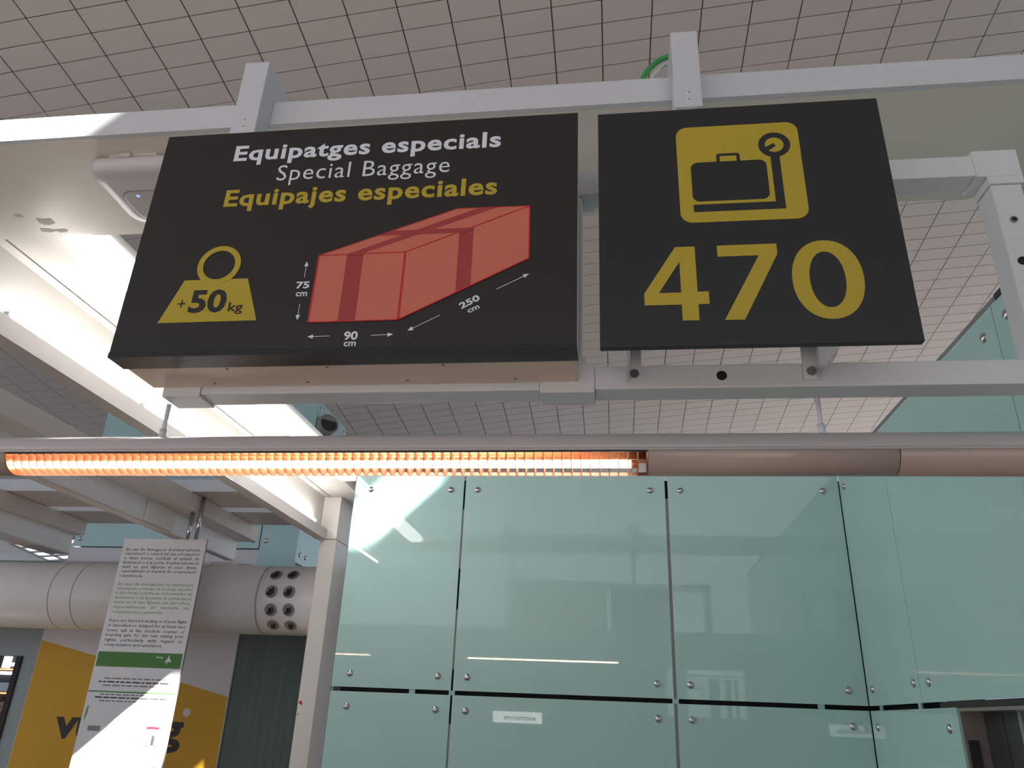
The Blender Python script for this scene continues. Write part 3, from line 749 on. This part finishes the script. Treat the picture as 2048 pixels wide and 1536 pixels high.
flat('bottle_picture', [(-3.415, 1.460), (-3.386, 1.460), (-3.386, 1.512), (-3.398, 1.525), (-3.415, 1.512)], iy-0.0002, GREYINK, bd, th=0.0004)
for k in range(7):
    flat('fine_print', [(-3.46, 1.30+0.018*k), (-3.30, 1.30+0.018*k), (-3.30, 1.306+0.018*k), (-3.46, 1.306+0.018*k)], iy-0.0002, GREYINK, bd, th=0.0003)

# ================================================================ DUCT
DY, DZ, DR = 6.50, 2.603, 0.288
du = thing('air_duct', 'large round white air duct with dark round nozzles behind the notice', 'duct', (-4.5, DY, DZ-DR))
bm = bmesh.new(); tube(bm, (-9.0, DY, DZ), (-2.952, DY, DZ), DR, 64); obj('duct_section', bm, DUCT, du)
bm = bmesh.new(); tube(bm, (-2.949, DY, DZ), (-1.75, DY, DZ), DR, 64); obj('duct_section', bm, DUCT, du)
for x in (-4.842, -4.628, -2.9505):
    bm = bmesh.new(); tube(bm, (x-0.004, DY, DZ), (x+0.004, DY, DZ), DR+0.0015, 64); obj('seam_band', bm, SEAM, du)
for (x, y, z) in ((-2.828, 6.273, 2.780), (-2.678, 6.275, 2.783), (-2.822, 6.214, 2.635), (-2.668, 6.214, 2.634), (-2.814, 6.236, 2.489), (-2.658, 6.234, 2.492), (-2.810, 6.320, 2.379), (-2.657, 6.320, 2.378)):
    n = Vector((0, y-DY, z-DZ)).normalized()
    c = Vector((x, DY, DZ)) + n*DR
    bm = bmesh.new(); tube(bm, c - n*0.02, c + n*0.003, 0.052, 24)
    nz = obj('nozzle', bm, NOZR, du)
    aim = (n + Vector((-0.28, 0, 0))).normalized()
    bm = bmesh.new(); tube(bm, c - n*0.01 + Vector((-0.010, 0, 0.002)), c + n*0.0045 + Vector((-0.012, 0, 0.004)), 0.039, 24)
    ni = obj('nozzle_throat', bm, NOZ, nz)
    bm = bmesh.new(); tube(bm, c + n*0.003 + Vector((-0.016, 0, 0.004)), c + n*0.0055 + Vector((-0.018, 0, 0.004)), 0.020, 16); obj('nozzle_core', bm, HOLE, nz)
boxes('saddle', [(-3.54, -3.33, 6.44, 6.56, DZ+DR-0.012, DZ+DR+0.022)], POSTC, du)

# ================================================================ PARTITION, POSTER, DARK GLASS
po = thing('airline_poster', 'yellow and white airline poster wall with charcoal lettering below the duct', 'poster', (-4.4, 7.02, 0))
pb = boxes('board', [(-5.390, -3.424, 7.0, 7.03, 0.0, 3.0)], POSTW, po)
yl = flat('yellow_print', [(-5.386, 0.05), (-3.43, 0.05), (-3.43, 1.820), (-4.789, 2.127), (-5.386, 2.253)], 6.9998, POSTY, pb)
lettering('lettering', 'vueling', -5.035, -3.795, 1.425, 1.600, 6.9985, POSTK, yl, 0.035, 'x', split=True)
flat('white_disc', circle(-3.790, 1.678, 0.036, 24), 6.9988, POSTW, yl, th=0.0004)
pw = thing('wall_left', 'blue-grey partition with a dark opening at the lower left edge', 'wall', (-6.5, 7.1, 0), kind='structure')
boxes('lintel', [(-9.0, -5.393, 7.02, 7.14, 2.105, 3.0)], WALLB, pw)
boxes('jamb', [(-5.545, -5.393, 7.02, 7.14, 0, 2.105)], WALLB, pw)
boxes('door_frame', [(-5.60, -5.546, 7.0, 7.16, 0, 2.105)], SHAFT, pw)
dg = thing('window_1', 'dark reflective glass pane between the poster and the portal post', 'window', (-2.6, 7.0, 0), kind='structure')
boxes('pane', [(-3.420, -1.40, 7.01, 7.03, 0, 2.98)], DGLASS, dg)
boxes('frame', [(-3.424, -3.416, 7.0, 7.012, 0, 2.98)], NOZR, dg)
ww = tag(boxes('wall_far', [(-6.52, -4.11, 8.53, 8.8, 0, 3.44)], WALLW), 'white upstand wall below the far teal glass tower', 'wall', kind='structure')
bk = tag(boxes('wall_inner', [(-14, -5.0, 12.0, 12.2, 0, 3.6)], SHAFT), 'dark inner wall beyond the opening at the left edge', 'wall', kind='structure')
# interior lights seen through the opening
def lamp(lab, m, *b):
    tag(boxes('strip_lamp', [b], m, None, 0.004), lab, 'lamp', 'strip lamps beyond the left opening')
lamp('upright white strip lamp beyond the left opening', BLUEW, -9.76, -9.66, 11.93, 11.999, 2.17, 2.37)
lamp('short level white strip lamp right of the upright one', BLUEW, -9.62, -9.44, 11.93, 11.999, 2.20, 2.25)
lamp('long level white strip lamp below the short one', BLUEW, -9.95, -9.445, 11.93, 11.999, 2.07, 2.115)
lamp('thin orange strip lamp between the white lamps', ORANGE, -9.95, -9.44, 11.93, 11.999, 2.142, 2.158)
lamp('lower thin orange strip lamp under the dim screen', ORANGE, -9.95, -9.445, 11.93, 11.999, 1.785, 1.808)
tag(boxes('dim_screen', [(-9.80, -9.475, 11.93, 11.999, 1.825, 1.95)], SCREEN, None, 0.004), 'dim grey display screen between orange strips beyond the left opening', 'screen')

# person at the left edge, seen through the opening
def skin_mesh(name, verts, edges, radii, m, parent):
    me = bpy.data.meshes.new(name); me.from_pydata(verts, edges, [])
    o = bpy.data.objects.new(name, me); C.objects.link(o)
    md = o.modifiers.new('s', 'SKIN'); md.use_smooth_shade = True
    for i, r in enumerate(radii):
        r = r if isinstance(r, tuple) else (r, r)
        me.skin_vertices[0].data[i].radius = r
    me.skin_vertices[0].data[0].use_root = True
    sd = o.modifiers.new('d', 'SUBSURF'); sd.levels = 2; sd.render_levels = 2
    dg_ = bpy.context.evaluated_depsgraph_get()
    m2 = bpy.data.meshes.new_from_object(o.evaluated_get(dg_)); m2.name = name
    bpy.data.objects.remove(o)
    m2.materials.clear(); m2.materials.append(m)
    r = bpy.data.objects.new(name, m2); C.objects.link(r); r.parent = parent
    return r
pe = thing('person', 'person with dark hair in dark clothing at the lower left edge', 'person', (-7.17, 9.0, 0))
pe.rotation_euler = (0, 0, math.radians(25))
V = [(0, 0, 0.93), (0, 0.0, 1.12), (0, 0.0, 1.32), (0, -0.01, 1.43), (0, -0.015, 1.50), (0, -0.03, 1.57), (0, -0.035, 1.64), (0, -0.02, 1.70),
     (0.17, 0, 1.39), (0.22, 0.0, 1.12), (0.21, -0.09, 0.88), (-0.17, 0, 1.39), (-0.22, 0.0, 1.12), (-0.21, -0.09, 0.88),
     (0.09, 0, 0.86), (0.10, -0.02, 0.48), (0.10, 0.02, 0.08), (0.11, -0.13, 0.035), (-0.09, 0, 0.86), (-0.10, -0.02, 0.48), (-0.10, 0.02, 0.08), (-0.11, -0.13, 0.035)]
EG = [(0, 1), (1, 2), (2, 3), (3, 4), (4, 5), (5, 6), (6, 7), (2, 8), (8, 9), (9, 10), (2, 11), (11, 12), (12, 13), (0, 14), (14, 15), (15, 16), (16, 17), (0, 18), (18, 19), (19, 20), (20, 21)]
RD = [(0.15, 0.11), (0.13, 0.10), (0.16, 0.11), 0.055, 0.05, (0.068, 0.075), (0.075, 0.088), (0.055, 0.065), 0.06, 0.045, 0.033, 0.06, 0.045, 0.033, 0.085, 0.06, 0.042, 0.035, 0.085, 0.06, 0.042, 0.035]
skin_mesh('body', V, EG, RD, SKIN, pe)
skin_mesh('jacket', V[:3] + [(0, 0, 1.42)] + V[8:14], [(0, 1), (1, 2), (2, 3), (2, 4), (4, 5), (5, 6), (2, 7), (7, 8), (8, 9)], [(0.17, 0.13), (0.15, 0.12), (0.18, 0.13), 0.07, 0.075, 0.058, 0.045, 0.075, 0.058, 0.045], CLOTHG, pe)
skin_mesh('trousers', [V[0]] + V[14:17] + V[18:21], [(0, 1), (1, 2), (2, 3), (0, 4), (4, 5), (5, 6)], [(0.165, 0.125), 0.098, 0.075, 0.058, 0.098, 0.075, 0.058], CLOTH, pe)
skin_mesh('hair', [(0, 0.015, 1.72), (0, 0.045, 1.66), (0, 0.05, 1.58), (0, 0.045, 1.50), (0.05, 0.02, 1.68), (-0.05, 0.02, 1.68)], [(0, 1), (1, 2), (2, 3), (1, 4), (1, 5)], [(0.085, 0.075), (0.10, 0.08), (0.095, 0.06), (0.075, 0.04), 0.06, 0.06], HAIR, pe)
bm = bmesh.new(); bmesh.ops.create_uvsphere(bm, u_segments=8, v_segments=6, radius=0.011)
EYE = mesh_of('eye', bm, HOLE)
for sx in (-0.026, 0.026):
    e_ = bpy.data.objects.new('eye', EYE); C.objects.link(e_); e_.parent = pe; e_.location = (sx, -0.100, 1.635)
bm = bmesh.new(); bx(bm, -0.011, 0.011, -0.128, -0.10, 1.588, 1.622, 0.008); m_ = mesh_of('nose', bm, SKIN)
n_ = bpy.data.objects.new('nose', m_); C.objects.link(n_); n_.parent = pe
bm = bmesh.new(); bx(bm, -0.022, 0.022, -0.106, -0.096, 1.562, 1.570, 0.003); m_ = mesh_of('mouth', bm, RED)
n_ = bpy.data.objects.new('mouth', m_); C.objects.link(n_); n_.parent = pe

# ================================================================ FAR GLASS TOWER
tw = thing('glass_tower', 'pale teal glass lift tower far behind the left beams', 'tower', (-5.0, 9.0, 3.45))
TZ0, TZ1, TYF, TXR = 3.447, 5.33, 8.50, -3.638
boxes('core', [(-6.44, TXR-0.03, TYF+0.03, 9.55, TZ0+0.01, TZ1-0.01)], WALLB, tw)
boxes('core', [(-4.05, TXR-0.03, TYF+0.03, 9.55, 0, TZ0+0.01)], WALLB, tw)
for a, b, zl in ((-6.475, -4.11, TZ0), (-4.095, TXR, 3.15)):
    for z0, z1 in ((zl, 4.38), (4.40, TZ1)):
        boxes('glass_panel', [(a, b, TYF, TYF+0.014, z0, z1)], TEALB, tw)
for z0, z1 in ((TZ0-0.15, 4.38), (4.40, TZ1)):
    boxes('glass_panel', [(TXR-0.012, TXR, TYF+0.016, 9.57, z0, z1)], TEALB, tw)
BOLT2 = dome_mesh('bolt', 0.030, 0.018, STEEL, 10, 3)
for x in (-6.40, -4.18, -4.03):
    for z in (3.54, 4.30, 4.50):
        inst('bolt', BOLT2, (x, TYF, z), tw)
BOLT2X = dome_mesh('bolt', 0.030, 0.018, STEEL, 10, 3, '-X')
for y, z in ((8.60, 5.24), (9.48, 5.24), (8.62, 3.40), (8.80, 3.40)):
    o_ = inst('bolt', BOLT2X, (TXR, y, z), tw, (0, 0, math.pi))
for px, y, z in ((TXR, 8.70, 4.98),):
    bm = bmesh.new(); tube(bm, (px, y, z), (px+0.16, y-0.16, z+0.04), 0.13, 28); nn = obj('air_nozzle', bm, NOZR, tw)
    bm = bmesh.new(); tube(bm, (px+0.158, y-0.158, z+0.039), (px+0.163, y-0.163, z+0.041), 0.105, 24); obj('nozzle_mouth', bm, NOZ, nn)

# ================================================================ FAR ROOF LIGHT
def ceil_pt(x, y, dz=-0.03):
    return Vector((x, y, ceil_z(x, y)+dz))
rl = thing('roof_light_grid', 'small bright gridded roof light in the far ceiling at the left', 'skylight', ceil_pt(-13.9, 17.8))
SKYP = mat('lit_roof_light_pane', (0.9, 0.9, 0.9), 0.4, emit=(0.95, 0.97, 1.0), estr=1.6)
GX = [-14.75 + 0.42*i for i in range(5)]; GYs = [17.15 + 0.36*j for j in range(5)]
for i in range(4):
    for j in range(4):
        bm = bmesh.new()
        q = [(GX[i]+0.03, GYs[j]+0.03), (GX[i]+0.03, GYs[j+1]-0.03), (GX[i+1]-0.03, GYs[j+1]-0.03), (GX[i+1]-0.03, GYs[j]+0.03)]
        lo = [bm.verts.new(ceil_pt(*p)) for p in q]; hi = [bm.verts.new(ceil_pt(*p, -0.01)) for p in q]
        bm.faces.new(lo)
        for k in range(4): bm.faces.new((lo[k], hi[k], hi[(k+1) % 4], lo[(k+1) % 4]))
        obj('pane', bm, SKYP, rl)
bm = bmesh.new()
for i in range(5):
    for (p, q) in (((GX[i], GYs[0]), (GX[i], GYs[4])), ((GX[0], GYs[i]), (GX[4], GYs[i]))):
        tube(bm, ceil_pt(*p, -0.04), ceil_pt(*q, -0.04), 0.03, 6)
obj('bar_grid', bm, ROOF, rl)

# ================================================================ CEILING TILES
bm = bmesh.new()
bx(bm, -TX/2+0.005, TX/2-0.005, -TY/2+0.005, TY/2-0.005, -0.004, 0.008)
for f in list(bm.faces):
    if f.normal.z > 0.5: bm.faces.remove(f)
TILEM = mesh_of('ceiling_tile', bm, TILE)
bpy.context.view_layer.update()
dg_ = bpy.context.evaluated_depsgraph_get()
cpos = cam.matrix_world.translation
inv = cam.matrix_world.inverted()
fpx = 1522.444
cands, rest = [], []
X0T, Y0T = -0.02-34*TX, 3.75
for i in range(56):
    for j in range(69):
        x, y = X0T + (i+0.5)*TX, Y0T + (j+0.5)*TY
        if x > 10.5: continue
        z = ceil_z(x, y)
        c = Vector((x, y, z))
        q = inv @ c
        vis = False
        if q.z < 0:
            u, v = 1024 + fpx*q.x/-q.z, 768 - fpx*q.y/-q.z
            if -60 < u < 2108 and -40 < v < 1120:
                d = (c - cpos); L = d.length
                for ox in (-0.3, 0.0, 0.3):
                    t2 = c + Vector((ox*TX, 0, 0)); dd = t2 - cpos
                    hit, hp, nn, ix, ho, mm = scene.ray_cast(dg_, cpos, dd.normalized(), distance=dd.length-0.08)
                    if not hit:
                        vis = True; break
                if vis: cands.append((L, x, y, z))
        if not vis: rest.append((x, y, z))
cands.sort()
rest += [c[1:] for c in cands[300:]]
def tile_rot(x, y):
    sx = (ceil_z(x+0.1, y)-ceil_z(x-0.1, y))/0.2; sy = (ceil_z(x, y+0.1)-ceil_z(x, y-0.1))/0.2
    return (math.atan(sy), -math.atan(sx), 0)
for L, x, y, z in cands[:300]:
    inst('ceiling_tile', TILEM, (x, y, z), ceiling, tile_rot(x, y))
bm = bmesh.new()
for x, y, z in rest:
    a, b = TX/2-0.005, TY/2-0.005
    lo = [bm.verts.new((x+sx*a, y+sy*b, ceil_z(x+sx*a, y+sy*b)-0.004)) for sx, sy in ((-1, -1), (-1, 1), (1, 1), (1, -1))]
    hi = [bm.verts.new(v.co + Vector((0, 0, 0.012))) for v in lo]
    bm.faces.new(lo)
    for k in range(4):
        bm.faces.new((lo[k], hi[k], hi[(k+1) % 4], lo[(k+1) % 4]))
rt = obj('ceiling_tiles_beyond', bm, TILE, ceiling)
rt['kind'] = 'stuff'
print('tiles visible', len(cands), 'rest', len(rest))
